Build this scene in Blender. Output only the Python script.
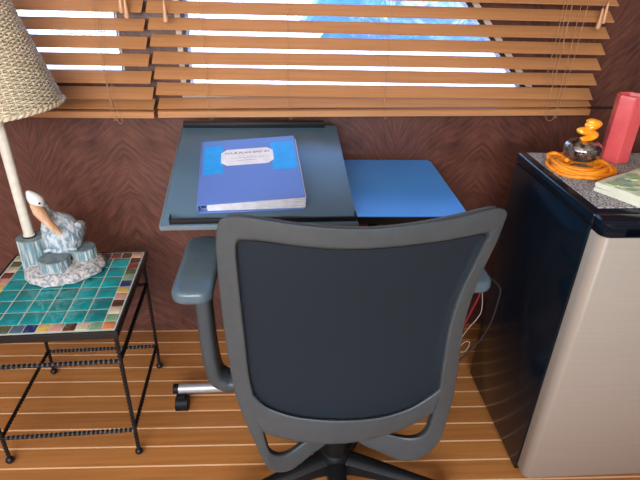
import bpy, bmesh, math, random
from mathutils import Vector, Matrix
random.seed(7)
PI = math.pi
S = bpy.context.scene
C = S.collection
for o in list(bpy.data.objects):
    bpy.data.objects.remove(o)

# ------------------------------------------------------------ camera
CAM = Vector((0.0, -1.64793, 1.29157))
RX = Vector((0.9974421843657786, -0.06644151039999746, 0.02635554103772064))
UP = Vector((0.00839812102044897, 0.4751037343464042, 0.8798897164835074))
FW = Vector((0.07098281771633076, 0.8774177837871012, -0.47444649043193665))
cd = bpy.data.cameras.new('camera')
cd.sensor_width = 36.0
cd.lens = 510.72 / 640 * 36
cd.clip_start = 0.02
cam = bpy.data.objects.new('camera', cd)
C.objects.link(cam)
m = Matrix((RX, UP, -FW)).transposed().to_4x4()
m.translation = CAM
cam.matrix_world = m
S.camera = cam

# ------------------------------------------------------------ view, sky, lights
S.view_settings.view_transform = 'Standard'
S.view_settings.look = 'None'
S.view_settings.gamma = 1
S.view_settings.use_curve_mapping = False
S.view_settings.exposure = 0.0

w = bpy.data.worlds.new('sky')
S.world = w
w.use_nodes = True
nt = w.node_tree
bg = nt.nodes['Background']
tc = nt.nodes.new('ShaderNodeTexCoord')
sp = nt.nodes.new('ShaderNodeSeparateXYZ')
rp = nt.nodes.new('ShaderNodeValToRGB')
nt.links.new(tc.outputs['Generated'], sp.inputs[0])
nt.links.new(sp.outputs['Z'], rp.inputs[0])
rp.color_ramp.elements[0].position = 0.0
rp.color_ramp.elements[0].color = (0.85, 0.92, 1.0, 1)
rp.color_ramp.elements[1].position = 0.75
rp.color_ramp.elements[1].color = (0.12, 0.30, 0.80, 1)
e = rp.color_ramp.elements.new(0.25)
e.color = (0.25, 0.52, 1.0, 1)
nt.links.new(rp.outputs[0], bg.inputs[0])
bg.inputs[1].default_value = 7.0

sun = bpy.data.lights.new('sun', 'SUN')
sun.energy = 11.0
sun.angle = math.radians(0.6)
sun.color = (1.0, 0.95, 0.88)
so = bpy.data.objects.new('sun', sun)
C.objects.link(so)
so.rotation_euler = (math.radians(32), math.radians(14), 0)

def area(name, loc, target, sx, sy, power, col):
    l = bpy.data.lights.new(name, 'AREA')
    l.shape = 'RECTANGLE'
    l.size = sx
    l.size_y = sy
    l.energy = power
    l.color = col
    o = bpy.data.objects.new(name, l)
    C.objects.link(o)
    o.location = loc
    d = Vector(target) - Vector(loc)
    o.rotation_euler = d.to_track_quat('-Z', 'Y').to_euler()
    return o

# area lamps added for daylight from unseen windows behind and left of the viewer
area('rear_daylight_fill', (-0.45, -3.1, 1.55), (-0.1, -1.0, 0.8), 1.7, 0.85, 82, (1.0, 0.96, 0.90))
area('left_daylight_fill', (-1.62, -1.7, 1.45), (0.0, -1.3, 0.7), 1.6, 0.7, 20, (0.80, 0.90, 1.0))

# ------------------------------------------------------------ materials
MATS = {}
def mat(name, col, rough=0.5, metal=0.0, noise=None, bump=None, coat=0.0, spec=0.5, trans=0.0, stretch=(1, 1, 1)):
    """col base; noise=(scale, col2, lo, hi) mixes a second colour; bump=(scale, strength, dist)"""
    if name in MATS:
        return MATS[name]
    mt = bpy.data.materials.new(name)
    mt.use_nodes = True
    n = mt.node_tree.nodes
    L = mt.node_tree.links
    b = n['Principled BSDF']
    b.inputs['Base Color'].default_value = (*col, 1)
    b.inputs['Roughness'].default_value = rough
    b.inputs['Metallic'].default_value = metal
    b.inputs['Coat Weight'].default_value = coat
    b.inputs['Specular IOR Level'].default_value = spec
    b.inputs['Transmission Weight'].default_value = trans
    t = n.new('ShaderNodeTexCoord')
    mp = n.new('ShaderNodeMapping')
    mp.inputs['Scale'].default_value = stretch
    L.new(t.outputs['Object'], mp.inputs[0])
    if noise is None:
        noise = (40, tuple(c * 0.9 for c in col), 0.4, 0.6)
    ns = n.new('ShaderNodeTexNoise')
    ns.inputs['Scale'].default_value = noise[0]
    ns.inputs['Detail'].default_value = 4
    L.new(mp.outputs[0], ns.inputs['Vector'])
    r = n.new('ShaderNodeValToRGB')
    r.color_ramp.elements[0].position = noise[2]
    r.color_ramp.elements[0].color = (*col, 1)
    r.color_ramp.elements[1].position = noise[3]
    r.color_ramp.elements[1].color = (*noise[1], 1)
    L.new(ns.outputs['Fac'], r.inputs[0])
    L.new(r.outputs[0], b.inputs['Base Color'])
    if bump:
        n2 = n.new('ShaderNodeTexNoise')
        n2.inputs['Scale'].default_value = bump[0]
        n2.inputs['Detail'].default_value = 3
        L.new(mp.outputs[0], n2.inputs['Vector'])
        bp = n.new('ShaderNodeBump')
        bp.inputs['Strength'].default_value = bump[1]
        bp.inputs['Distance'].default_value = bump[2]
        L.new(n2.outputs['Fac'], bp.inputs['Height'])
        L.new(bp.outputs[0], b.inputs['Normal'])
    MATS[name] = mt
    return mt

def math_node(n, L, op, a, b=None):
    x = n.new('ShaderNodeMath')
    x.operation = op
    for i, v in enumerate((a, b)):
        if v is None:
            continue
        if isinstance(v, (int, float)):
            x.inputs[i].default_value = v
        else:
            L.new(v, x.inputs[i])
    return x.outputs[0]

def wall_material():
    mt = bpy.data.materials.new('flame_mahogany')
    mt.use_nodes = True
    n = mt.node_tree.nodes
    L = mt.node_tree.links
    b = n['Principled BSDF']
    t = n.new('ShaderNodeTexCoord')
    s = n.new('ShaderNodeSeparateXYZ')
    L.new(t.outputs['Object'], s.inputs[0])
    X, Z = s.outputs['X'], s.outputs['Z']
    # book-matched veneer leaves: mirror every 0.36 m
    xm = math_node(n, L, 'PINGPONG', math_node(n, L, 'ADD', X, 2.02), 0.30)
    w1 = n.new('ShaderNodeTexNoise')
    w1.inputs['Scale'].default_value = 3.0
    w1.inputs['Detail'].default_value = 2
    cb = n.new('ShaderNodeCombineXYZ')
    L.new(xm, cb.inputs[0])
    L.new(math_node(n, L, 'MULTIPLY', Z, 1.0), cb.inputs[2])
    L.new(cb.outputs[0], w1.inputs['Vector'])
    # feather figure: fine wavy strokes along arcs that rise away from the mirror line
    wob = math_node(n, L, 'MULTIPLY', w1.outputs['Fac'], 0.22)
    arc = math_node(n, L, 'SUBTRACT', Z, math_node(n, L, 'MULTIPLY', math_node(n, L, 'POWER', math_node(n, L, 'ADD', xm, 0.01), 0.6), 0.85))
    arc = math_node(n, L, 'ADD', arc, wob)
    run = math_node(n, L, 'ADD', math_node(n, L, 'MULTIPLY', Z, 0.5), xm)
    c2 = n.new('ShaderNodeCombineXYZ')
    L.new(math_node(n, L, 'MULTIPLY', arc, 62.0), c2.inputs[0])
    L.new(math_node(n, L, 'MULTIPLY', run, 13.0), c2.inputs[1])
    n2 = n.new('ShaderNodeTexNoise')
    n2.inputs['Scale'].default_value = 1.0
    n2.inputs['Detail'].default_value = 3
    L.new(c2.outputs[0], n2.inputs['Vector'])
    n3 = n.new('ShaderNodeTexNoise')
    n3.inputs['Scale'].default_value = 4.0
    n3.inputs['Detail'].default_value = 3
    L.new(cb.outputs[0], n3.inputs['Vector'])
    n4 = n.new('ShaderNodeTexNoise')
    n4.inputs['Scale'].default_value = 1.0
    n4.inputs['Detail'].default_value = 4
    mp = n.new('ShaderNodeMapping')
    mp.inputs['Scale'].default_value = (45, 1, 4)
    L.new(cb.outputs[0], mp.inputs[0])
    L.new(mp.outputs[0], n4.inputs['Vector'])
    tot = math_node(n, L, 'ADD', math_node(n, L, 'MULTIPLY', n2.outputs['Fac'], 0.62), math_node(n, L, 'MULTIPLY', n3.outputs['Fac'], 0.42))
    tot = math_node(n, L, 'ADD', tot, math_node(n, L, 'MULTIPLY', n4.outputs['Fac'], 0.16))
    r = n.new('ShaderNodeValToRGB')
    r.color_ramp.elements[0].position = 0.42
    r.color_ramp.elements[0].color = (0.046, 0.016, 0.012, 1)
    r.color_ramp.elements[1].position = 0.80
    r.color_ramp.elements[1].color = (0.175, 0.065, 0.042, 1)
    L.new(tot, r.inputs[0])
    L.new(r.outputs[0], b.inputs['Base Color'])
    b.inputs['Roughness'].default_value = 0.38
    return mt

Y0, PITCH = -0.2231 + 0.069 * 4, 0.069
def floor_material():
    mt = bpy.data.materials.new('teak_and_holly_floor')
    mt.use_nodes = True
    n = mt.node_tree.nodes
    L = mt.node_tree.links
    b = n['Principled BSDF']
    t = n.new('ShaderNodeTexCoord')
    s = n.new('ShaderNodeSeparateXYZ')
    L.new(t.outputs['Object'], s.inputs[0])
    X, Y = s.outputs['X'], s.outputs['Y']
    v = math_node(n, L, 'DIVIDE', math_node(n, L, 'ADD', math_node(n, L, 'ADD', Y, math_node(n, L, 'MULTIPLY', X, 0.022)), -Y0 + 20 * PITCH), PITCH)
    fr = math_node(n, L, 'FRACT', v)
    ix = math_node(n, L, 'FLOOR', v)
    d = math_node(n, L, 'ABSOLUTE', math_node(n, L, 'SUBTRACT', fr, 0.5))
    seam = n.new('ShaderNodeMapRange')
    seam.inputs['From Min'].default_value = 0.450
    seam.inputs['From Max'].default_value = 0.475
    L.new(d, seam.inputs['Value'])
    wn = n.new('ShaderNodeTexWhiteNoise')
    wn.noise_dimensions = '1D'
    L.new(ix, wn.inputs['W'])
    cb = n.new('ShaderNodeCombineXYZ')
    L.new(math_node(n, L, 'ADD', math_node(n, L, 'MULTIPLY', X, 3.0), math_node(n, L, 'MULTIPLY', wn.outputs['Value'], 50)), cb.inputs[0])
    L.new(math_node(n, L, 'MULTIPLY', Y, 70.0), cb.inputs[1])
    gn = n.new('ShaderNodeTexNoise')
    gn.inputs['Scale'].default_value = 1.0
    gn.inputs['Detail'].default_value = 5
    L.new(cb.outputs[0], gn.inputs['Vector'])
    g = math_node(n, L, 'ADD', math_node(n, L, 'MULTIPLY', gn.outputs['Fac'], 0.8), math_node(n, L, 'MULTIPLY', wn.outputs['Value'], 0.25))
    r = n.new('ShaderNodeValToRGB')
    r.color_ramp.elements[0].position = 0.25
    r.color_ramp.elements[0].color = (0.31, 0.113, 0.028, 1)
    r.color_ramp.elements[1].position = 0.85
    r.color_ramp.elements[1].color = (0.53, 0.218, 0.060, 1)
    L.new(g, r.inputs[0])
    mx = n.new('ShaderNodeMix')
    mx.data_type = 'RGBA'
    L.new(seam.outputs[0], mx.inputs[0])
    L.new(r.outputs[0], mx.inputs[6])
    mx.inputs[7].default_value = (0.88, 0.55, 0.30, 1)
    L.new(mx.outputs[2], b.inputs['Base Color'])
    b.inputs['Roughness'].default_value = 0.36
    return mt

def slat_material():
    return mat('honey_wood_slat', (0.50, 0.235, 0.095), 0.36, noise=(1.0, (0.43, 0.19, 0.072), 0.35, 0.7), stretch=(5, 90, 90))

def weave_material(name, c1, c2, scale, rough, bump=0.4):
    mt = bpy.data.materials.new(name)
    mt.use_nodes = True
    n = mt.node_tree.nodes
    L = mt.node_tree.links
    b = n['Principled BSDF']
    t = n.new('ShaderNodeTexCoord')
    s = n.new('ShaderNodeSeparateXYZ')
    L.new(t.outputs['Object'], s.inputs[0])
    a = math_node(n, L, 'SINE', math_node(n, L, 'MULTIPLY', s.outputs['X'], scale))
    c = math_node(n, L, 'SINE', math_node(n, L, 'MULTIPLY', s.outputs['Z'], scale))
    h = math_node(n, L, 'ADD', math_node(n, L, 'MULTIPLY', math_node(n, L, 'MULTIPLY', a, c), 0.5), 0.5)
    r = n.new('ShaderNodeValToRGB')
    r.color_ramp.elements[0].color = (*c1, 1)
    r.color_ramp.elements[1].color = (*c2, 1)
    L.new(h, r.inputs[0])
    L.new(r.outputs[0], b.inputs['Base Color'])
    b.inputs['Roughness'].default_value = rough
    b.inputs['Specular IOR Level'].default_value = 0.25
    bp = n.new('ShaderNodeBump')
    bp.inputs['Strength'].default_value = bump
    bp.inputs['Distance'].default_value = 0.0005
    L.new(h, bp.inputs['Height'])
    L.new(bp.outputs[0], b.inputs['Normal'])
    return mt

def glass_material(name, tint=(1, 1, 1)):
    mt = bpy.data.materials.new(name)
    mt.use_nodes = True
    n = mt.node_tree.nodes
    L = mt.node_tree.links
    n.remove(n['Principled BSDF'])
    out = n['Material Output']
    tr = n.new('ShaderNodeBsdfTransparent')
    tr.inputs[0].default_value = (*tint, 1)
    gl = n.new('ShaderNodeBsdfGlossy')
    gl.inputs['Roughness'].default_value = 0.02
    fr = n.new('ShaderNodeFresnel')
    fr.inputs[0].default_value = 1.45
    ms = n.new('ShaderNodeMixShader')
    L.new(fr.outputs[0], ms.inputs[0])
    L.new(tr.outputs[0], ms.inputs[1])
    L.new(gl.outputs[0], ms.inputs[2])
    L.new(ms.outputs[0], out.inputs[0])
    return mt

# ------------------------------------------------------------ mesh helpers
class MB:
    def __init__(self):
        self.bm = bmesh.new()
        self.mi = 0
    def face(self, vs):
        try:
            f = self.bm.faces.new(vs)
            f.material_index = self.mi
            return f
        except ValueError:
            return None
    def box(self, x0, x1, y0, y1, z0, z1, bev=0.0, seg=2, mtx=None):
        r = bmesh.ops.create_cube(self.bm, size=1.0)
        vs = r['verts']
        for v in vs:
            v.co = Vector(((x0 + x1) / 2 + v.co.x * (x1 - x0), (y0 + y1) / 2 + v.co.y * (y1 - y0), (z0 + z1) / 2 + v.co.z * (z1 - z0)))
        fs = list({f for v in vs for f in v.link_faces})
        for f in fs:
            f.material_index = self.mi
        allv = list(vs)
        if bev > 0:
            es = list({e for v in vs for e in v.link_edges})
            rr = bmesh.ops.bevel(self.bm, geom=es, offset=bev, segments=seg, affect='EDGES', profile=0.5)
            for f in rr['faces']:
                f.material_index = self.mi
            allv = list({v for f in rr['faces'] for v in f.verts} | {v for v in vs if v.is_valid})
        if mtx is not None:
            for v in allv:
                if v.is_valid:
                    v.co = mtx @ v.co
        return self
    def loft(self, rings, closed=False, caps=True):
        R = [[self.bm.verts.new(p) for p in ring] for ring in rings]
        n = len(R[0])
        cnt = len(R) if closed else len(R) - 1
        for i in range(cnt):
            a, b = R[i], R[(i + 1) % len(R)]
            for j in range(n):
                self.face((a[j], a[(j + 1) % n], b[(j + 1) % n], b[j]))
        if caps and not closed:
            self.face(list(reversed(R[0])))
            self.face(R[-1])
        return self
    def tube(self, pts, r, seg=10, closed=False, twist=0.0, sq=False, flat=None):
        """sweep a circle (or twisted square) along pts; r number or list"""
        P = [Vector(p) for p in pts]
        n = len(P)
        rr = r if isinstance(r, (list, tuple)) else [r] * n
        rings = []
        prev = None
        for i in range(n):
            if closed:
                t = (P[(i + 1) % n] - P[i - 1]).normalized()
            else:
                t = (P[min(i + 1, n - 1)] - P[max(i - 1, 0)]).normalized()
            if prev is None:
                a = Vector((0, 0, 1)) if abs(t.z) < 0.9 else Vector((0, 1, 0))
                u = t.cross(a).normalized()
            else:
                u = (prev - t * prev.dot(t)).normalized()
            prev = u
            v = t.cross(u)
            ring = []
            k = 4 if sq else seg
            for j in range(k):
                an = 2 * PI * j / k + twist * i
                fl = flat if flat else 1.0
                ring.append(P[i] + (u * math.cos(an) + v * math.sin(an) * fl) * rr[i])
            rings.append(ring)
        return self.loft(rings, closed)
    def lathe(self, prof, c, seg=32, axis=None, scale=(1, 1)):
        rings = []
        for r, z in prof:
            rings.append([Vector((c[0] + r * scale[0] * math.cos(2 * PI * j / seg), c[1] + r * scale[1] * math.sin(2 * PI * j / seg), c[2] + z)) for j in range(seg)])
        return self.loft(rings)
    def prism(self, poly, d0, d1, plane='XY'):
        """extrude polygon; plane XY -> z d0..d1, XZ -> y d0..d1"""
        def mk(a, b, d):
            return Vector((a, b, d)) if plane == 'XY' else Vector((a, d, b))
        return self.loft([[mk(a, b, d0) for a, b in poly], [mk(a, b, d1) for a, b in poly]])
    def ellipsoid(self, c, r, seg=24, rings=14, mtx=None, bumpf=None):
        R = []
        for i in range(1, rings):
            th = PI * i / rings
            ring = []
            for j in range(seg):
                ph = 2 * PI * j / seg
                v = Vector((math.sin(th) * math.cos(ph), math.sin(th) * math.sin(ph), math.cos(th)))
                k = bumpf(v) if bumpf else 1.0
                q = Vector((v.x * r[0] * k, v.y * r[1] * k, v.z * r[2] * k))
                if mtx is not None:
                    q = mtx @ q
                ring.append(q + Vector(c))
            R.append(ring)
        return self.loft(R)
    def build(self, name, mats, root=None, parent=None, angle=38, sub=0, label=None):
        bm = self.bm
        bmesh.ops.recalc_face_normals(bm, faces=bm.faces[:])
        if root is not None:
            o0 = root.location
            for v in bm.verts:
                v.co -= o0
        for f in bm.faces:
            f.smooth = True
        lim = math.radians(angle)
        for e in bm.edges:
            if len(e.link_faces) == 2:
                if e.calc_face_angle(0) > lim:
                    e.smooth = False
        me = bpy.data.meshes.new(name)
        bm.to_mesh(me)
        bm.free()
        for mt in (mats if isinstance(mats, (list, tuple)) else [mats]):
            me.materials.append(mt)
        o = bpy.data.objects.new(name, me)
        C.objects.link(o)
        if parent is not None:
            o.parent = parent
        elif root is not None:
            o.parent = root
        if sub:
            sm = o.modifiers.new('sub', 'SUBSURF')
            sm.levels = sub
            sm.render_levels = sub
        if label:
            o['label'] = label
        return o

def thing(name, label, cat, loc, group=None):
    o = bpy.data.objects.new(name, None)
    o.empty_display_size = 0.05
    C.objects.link(o)
    o.location = loc
    o['label'] = label
    o['category'] = cat
    if group:
        o['group'] = group
    return o

def tag(o, label, cat, group=None):
    o['label'] = label
    o['category'] = cat
    if group:
        o['group'] = group
    return o

def struct(o):
    o['kind'] = 'structure'
    return o

def catmull(P, k=6, closed=False):
    P = [Vector(p) for p in P]
    n = len(P)
    out = []
    cnt = n if closed else n - 1
    for i in range(cnt):
        if closed:
            a, b, c, d = P[i - 1], P[i], P[(i + 1) % n], P[(i + 2) % n]
        else:
            a, b, c, d = P[max(i - 1, 0)], P[i], P[i + 1], P[min(i + 2, n - 1)]
        for j in range(k):
            t = j / k
            out.append(0.5 * ((2 * b) + (c - a) * t + (2 * a - 5 * b + 4 * c - d) * t * t + (3 * b - a - 3 * c + d) * t * t * t))
    if not closed:
        out.append(P[-1].copy())
    return out

def resample(P, n):
    P = [Vector(p) for p in P]
    L = [0.0]
    for a, b in zip(P, P[1:]):
        L.append(L[-1] + (b - a).length)
    out = []
    for i in range(n):
        s = L[-1] * i / (n - 1)
        k = 0
        while k < len(P) - 2 and L[k + 1] < s:
            k += 1
        t = (s - L[k]) / max(1e-9, L[k + 1] - L[k])
        out.append(P[k].lerp(P[k + 1], min(1, max(0, t))))
    return out

# ------------------------------------------------------------ shared materials
M_wall = wall_material()
M_floor = floor_material()
M_slat = slat_material()
M_dark = mat('dark_frame_wood', (0.022, 0.012, 0.012), 0.5)
M_cream = mat('cream_painted_trim', (0.62, 0.52, 0.42), 0.5)
M_ceil = mat('cream_ceiling', (0.72, 0.68, 0.60), 0.7)
M_glass = glass_material('window_glass')
M_iron = mat('black_wrought_iron', (0.014, 0.014, 0.015), 0.38, 0.3, bump=(120, 0.3, 0.001))
M_blackpl = mat('black_plastic', (0.007, 0.008, 0.009), 0.5, spec=0.18)
M_grey = mat('grey_moulded_plastic', (0.048, 0.060, 0.065), 0.42, bump=(900, 0.12, 0.0004))
M_steel = mat('silver_tube', (0.50, 0.51, 0.53), 0.42, 0.6)

# ------------------------------------------------------------ setting
b = MB()
b.box(-1.75, 2.0, -3.3, 0.06, -0.05, 0.0)
struct(b.build('floor', M_floor))
b = MB()
b.box(-1.75, 2.0, -3.3, 0.06, 2.10, 2.15)
struct(b.build('ceiling', M_ceil))

W1 = [(-0.283, 0.938), (0.790, 0.938), (0.277, 1.50), (-0.283, 1.50)]
W2 = [(-1.45, 0.985), (-0.485, 0.985), (-0.485, 1.50), (-1.45, 1.50)]
b = MB()
for poly in (
    [(-1.75, 0), (2.0, 0), (2.0, 0.938), (-1.75, 0.938)],
    [(-1.75, 0.938), (-0.283, 0.938), (-0.283, 0.985), (-1.75, 0.985)],
    [(-1.75, 0.985), (-1.45, 0.985), (-1.45, 1.5), (-1.75, 1.5)],
    [(-0.485, 0.985), (-0.283, 0.985), (-0.283, 1.5), (-0.485, 1.5)],
    [(0.790, 0.938), (2.0, 0.938), (2.0, 1.5), (0.277, 1.5)],
    [(-1.75, 1.5), (2.0, 1.5), (2.0, 2.1), (-1.75, 2.1)]):
    b.prism(poly, 0.0, 0.06, 'XZ')
struct(b.build('wall_back', M_wall))
b = MB()
b.box(-1.75, -1.70, -3.3, 0, 0, 2.1)
struct(b.build('wall_left', M_wall))
b = MB()
b.box(1.95, 2.0, -3.3, 0, 0, 2.1)
struct(b.build('wall_right', M_wall))
b = MB()
b.box(-1.70, 1.95, -3.3, -3.25, 0, 1.05)
b.box(-1.70, 1.95, -3.3, -3.25, 2.0, 2.1)
b.box(-1.70, -1.4, -3.3, -3.25, 1.05, 2.0)
b.box(0.5, 1.95, -3.3, -3.25, 1.05, 2.0)
struct(b.build('wall_front', M_wall))
# dark moulding on the wall behind the blinds
b = MB()
b.box(-1.70, 1.95, -0.010, 0.0, 0.893, 0.899, 0.001)
struct(b.build('trim_1', M_dark))

def offset_poly(poly, d):
    n = len(poly)
    out = []
    for i in range(n):
        p0, p1, p2 = Vector(poly[i - 1]), Vector(poly[i]), Vector(poly[(i + 1) % n])
        e1, e2 = (p1 - p0).normalized(), (p2 - p1).normalized()
        n1, n2 = Vector((e1.y, -e1.x)), Vector((e2.y, -e2.x))
        k = (n1 + n2) / (1 + n1.dot(n2))
        out.append(tuple(p1 + k * d))
    return out

def ring_xz(mb, inner, outer, y0, y1):
    n = len(inner)
    for i in range(n):
        a, c = inner[i], inner[(i + 1) % n]
        A, Cc = outer[i], outer[(i + 1) % n]
        mb.prism([a, c, Cc, A], y0, y1, 'XZ')

def window(name, poly, gap, strip):
    r = bpy.data.objects.new(name, None)
    C.objects.link(r)
    r['kind'] = 'structure'
    f = MB()
    ring_xz(f, poly, offset_poly(poly, gap), -0.003, 0.0)
    f.build('window_frame', M_dark, parent=r)
    t = MB()
    ring_xz(t, offset_poly(poly, gap), offset_poly(poly, gap + strip), -0.006, 0.0)
    t.build('window_trim', M_cream, parent=r)
    g = MB()
    g.prism(poly, 0.036, 0.041, 'XZ')
    g.build('window_pane', M_glass, parent=r)
window('window_1', W1, 0.013, 0.016)
window('window_2', W2, 0.004, 0.005)

# ------------------------------------------------------------ outside
M_deck = mat('white_fibreglass', (0.80, 0.79, 0.76), 0.45)
M_water = mat('blue_harbour_water', (0.02, 0.09, 0.20), 0.12, noise=(1.2, (0.05, 0.18, 0.34), 0.4, 0.65), bump=(2.2, 0.9, 0.4))
M_canvas = mat('blue_canvas', (0.018, 0.085, 0.20), 0.45, noise=(3.0, (0.03, 0.12, 0.26), 0.4, 0.6), bump=(4.0, 0.8, 0.08))
b = MB()
b.box(-9, 9, 0.45, 4.3, 0.34, 0.46, 0.02)
for i in range(-9, 9):
    b.box(i, i + 0.97, 0.47, 4.28, 0.455, 0.466, 0.003)
tag(b.build('pontoon_deck', M_deck), 'white sunlit pontoon deck seen below the slats outside the windows', 'deck')
b = MB()
b.box(-60, 60, 0.3, 90, -0.75, -0.7)
o = b.build('harbour_water', M_water)
o['kind'] = 'structure'
# moored boat beyond the deck: white hull with a blue canvas cover
bt = thing('moored_boat', 'white boat with a blue canvas cover glimpsed through the right-hand blind', 'boat', (3.0, 7.2, -0.7))
secs = []
for x, hw, z0, z1 in ((-3.2, 0.9, -0.75, 0.50), (-1, 1.15, -0.9, 0.44), (2, 1.2, -0.9, 0.44), (4.5, 0.95, -0.8, 0.50), (6.6, 0.45, -0.5, 0.62), (7.6, 0.05, 0.1, 0.75)):
    secs.append([Vector((3 + x - 1.0, 7.2 + s * hw * k, z)) for s, k, z in ((-1, 1, z1), (-1, .92, z0 * .3), (-1, .45, z0), (1, .45, z0), (1, .92, z0 * .3), (1, 1, z1))])
MB().loft(secs).build('hull', M_deck, bt)
secs = []
for x, hw, h in ((-1.7, 1.0, 0.1), (-1.3, 1.2, 0.65), (-0.3, 1.28, 1.0), (1.5, 1.28, 1.05), (3.0, 1.1, 0.85), (4.8, 0.5, 0.25)):
    secs.append([Vector((2 + x, 7.2 + hw * math.cos(a), 0.20 + (h + .2) * math.sin(a) ** 0.8)) for a in [PI * j / 10 for j in range(10, -1, -1)]])
MB().loft(secs).build('canvas_cover', M_canvas, bt, label='blue canvas cover')

# ------------------------------------------------------------ blinds
M_string = mat('tan_blind_string', (0.42, 0.24, 0.13), 0.8)
M_tassel = mat('pale_wood_tassel', (0.62, 0.34, 0.18), 0.4, noise=(30, (0.52, 0.26, 0.12), 0.4, 0.6))
def blind(name, label, x0, x1, z0, pitch, n, rail_l, rail_r, ladders, tassels, loops):
    r = thing(name, label, 'window blind', ((x0 + x1) / 2, -0.05, (rail_l + rail_r) / 2))
    b = MB()
    th = math.radians(34.5)
    def slat(zl, zr, th):
        # zl, zr = height of the room-side lower edge
        k = 10
        rings = []
        for i in range(k + 1):
            t = i / k
            x = x0 + (x1 - x0) * t
            z = zl + (zr - zl) * t + 0.0006 * math.sin(7 * t + zl * 90)
            ring = []
            c, s = math.cos(th), math.sin(th)
            for a, h in ((0, -.0014), (0.002, -.0016), (.048, -.0016), (.05, 0), (.048, .0016), (0.002, .0016), (0, .0014)):
                # slight crown across the width
                hh = h + 0.0012 * math.sin(PI * a / 0.05)
                ring.append(Vector((x, -0.072 + a * c - hh * s, z + a * s + hh * c)))
            rings.append(ring)
        b.loft(rings)
    for i in range(n):
        j = 0.0008 * math.sin(i * 2.3)
        slat(z0 + i * pitch + j, z0 + i * pitch - j, th)
    slat(rail_l + 0.028, rail_r + 0.028, math.radians(26))
    b.build('slats', M_slat, r)
    rb = MB()
    rb.loft([[Vector((x, y, z + dz)) for y, dz in ((-0.076, 0.001), (-0.074, 0), (-0.026, 0), (-0.024, 0.002), (-0.024, 0.018), (-0.027, 0.020), (-0.073, 0.020), (-0.076, 0.018))] for x, z in ((x0, rail_l), (x1, rail_r))])
    rb.build('bottom_rail', M_slat, r)
    hb = MB()
    hb.box(x0, x1, -0.082, -0.02, z0 + n * pitch + 0.02, z0 + n * pitch + 0.075, 0.003)
    hb.build('head_rail', M_slat, r)
    top = z0 + n * pitch + 0.03
    for x in ladders:
        s = MB()
        t = (x - x0) / (x1 - x0)
        zb = rail_l + (rail_r - rail_l) * t
        s.tube([(x, -0.0765, zb + 0.002), (x, -0.0765, top)], 0.0008, 5)
        s.tube([(x, -0.0235, zb + 0.018), (x, -0.0235, top)], 0.0008, 5)
        s.tube([(x + 0.004, -0.0765, zb + 0.002), (x + 0.005, -0.0762, zb - 0.008), (x + 0.010, -0.0765, zb - 0.006), (x + 0.011, -0.0775, zb + 0.01)], 0.0008, 5)
        s.build('ladder_cord', M_string, r)
    for k, (x, z, xt) in enumerate(tassels):
        y = -0.088 - 0.004 * (k % 2)
        s = MB()
        s.tube(catmull([(xt, y + 0.006, top - 0.02), ((x + xt) / 2 + 0.004, y, (z + top) / 2), (x, y, z + 0.045)], 6), 0.0009, 5)
        s.build('pull_cord', M_string, r)
        s = MB()
        s.lathe([(0.0012, 0.056), (0.0032, 0.054), (0.0038, 0.042), (0.0062, 0.018), (0.0072, 0.008), (0.0062, 0.001), (0.003, 0)], (x, y, z), 16)
        s.build('tassel', M_tassel, r)
    for pts in loops:
        s = MB()
        s.tube(catmull(pts, 6), 0.0008, 5)
        s.build('lift_cord', M_string, r)
    return r
blind('wooden_blind', 'wide honey-wood slatted blind filling the middle and right of the window wall', -0.377, 0.982, 0.9365, 0.0454, 12, 0.868, 0.888,
      [-0.224, 0.017, 0.314, 0.866], [(-0.321, 1.139, -0.330), (0.925, 1.146, 0.915), (0.939, 1.161, 0.945)],
      [[(0.835, -0.080, 1.40), (0.838, -0.082, 1.05), (0.830, -0.083, 0.93), (0.836, -0.084, 0.882), (0.850, -0.084, 0.872), (0.862, -0.084, 0.882), (0.872, -0.083, 0.93), (0.882, -0.082, 1.10), (0.884, -0.080, 1.40)],
       [(0.808, -0.080, 1.40), (0.812, -0.082, 1.15), (0.808, -0.083, 1.02), (0.816, -0.083, 0.995), (0.824, -0.083, 1.02), (0.818, -0.081, 1.40)]])
blind('wooden_blind', 'narrower honey-wood slatted blind at the left behind the wicker lampshade', -1.50, -0.389, 0.922, 0.0480, 11, 0.866, 0.866,
      [-1.25, -0.512], [(-0.425, 1.147, -0.455), (-0.436, 1.160, -0.462)],
      [[(-0.520, -0.080, 1.40), (-0.516, -0.082, 1.05), (-0.505, -0.083, 0.90), (-0.497, -0.084, 0.862), (-0.488, -0.084, 0.852), (-0.484, -0.084, 0.87), (-0.498, -0.083, 0.95), (-0.508, -0.080, 1.40)]])

# ------------------------------------------------------------ tiled side table
TX0, TX1, TY0, TY1, TZ = -0.818, -0.426, -0.602, -0.200, 0.469
tb = thing('tiled_side_table', 'small black wrought-iron side table with a turquoise tiled top', 'side table', (-0.62, -0.40, 0))
b = MB()
b.box(TX0 + .003, TX1 - .003, TY0 + .003, TY1 - .003, TZ - 0.012, TZ - 0.0016)
tile_cols = [('turquoise_tile', (0.000, 0.215, 0.225), (0.0, 0.30, 0.30)), ('teal_tile', (0.0, 0.155, 0.165), (0.01, 0.24, 0.23)),
             ('peach_tile', (0.66, 0.30, 0.16), None), ('brown_tile', (0.09, 0.028, 0.016), None), ('red_tile', (0.22, 0.035, 0.025), None),
             ('olive_tile', (0.10, 0.11, 0.05), None), ('green_tile', (0.20, 0.34, 0.20), None), ('navy_tile', (0.012, 0.03, 0.15), None),
             ('yellow_tile', (0.68, 0.44, 0.10), None), ('pink_tile', (0.55, 0.28, 0.22), None), ('cream_tile', (0.66, 0.55, 0.38), None),
             ('orange_tile', (0.62, 0.22, 0.08), None), ('slate_tile', (0.09, 0.15, 0.20), None)]
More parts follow.
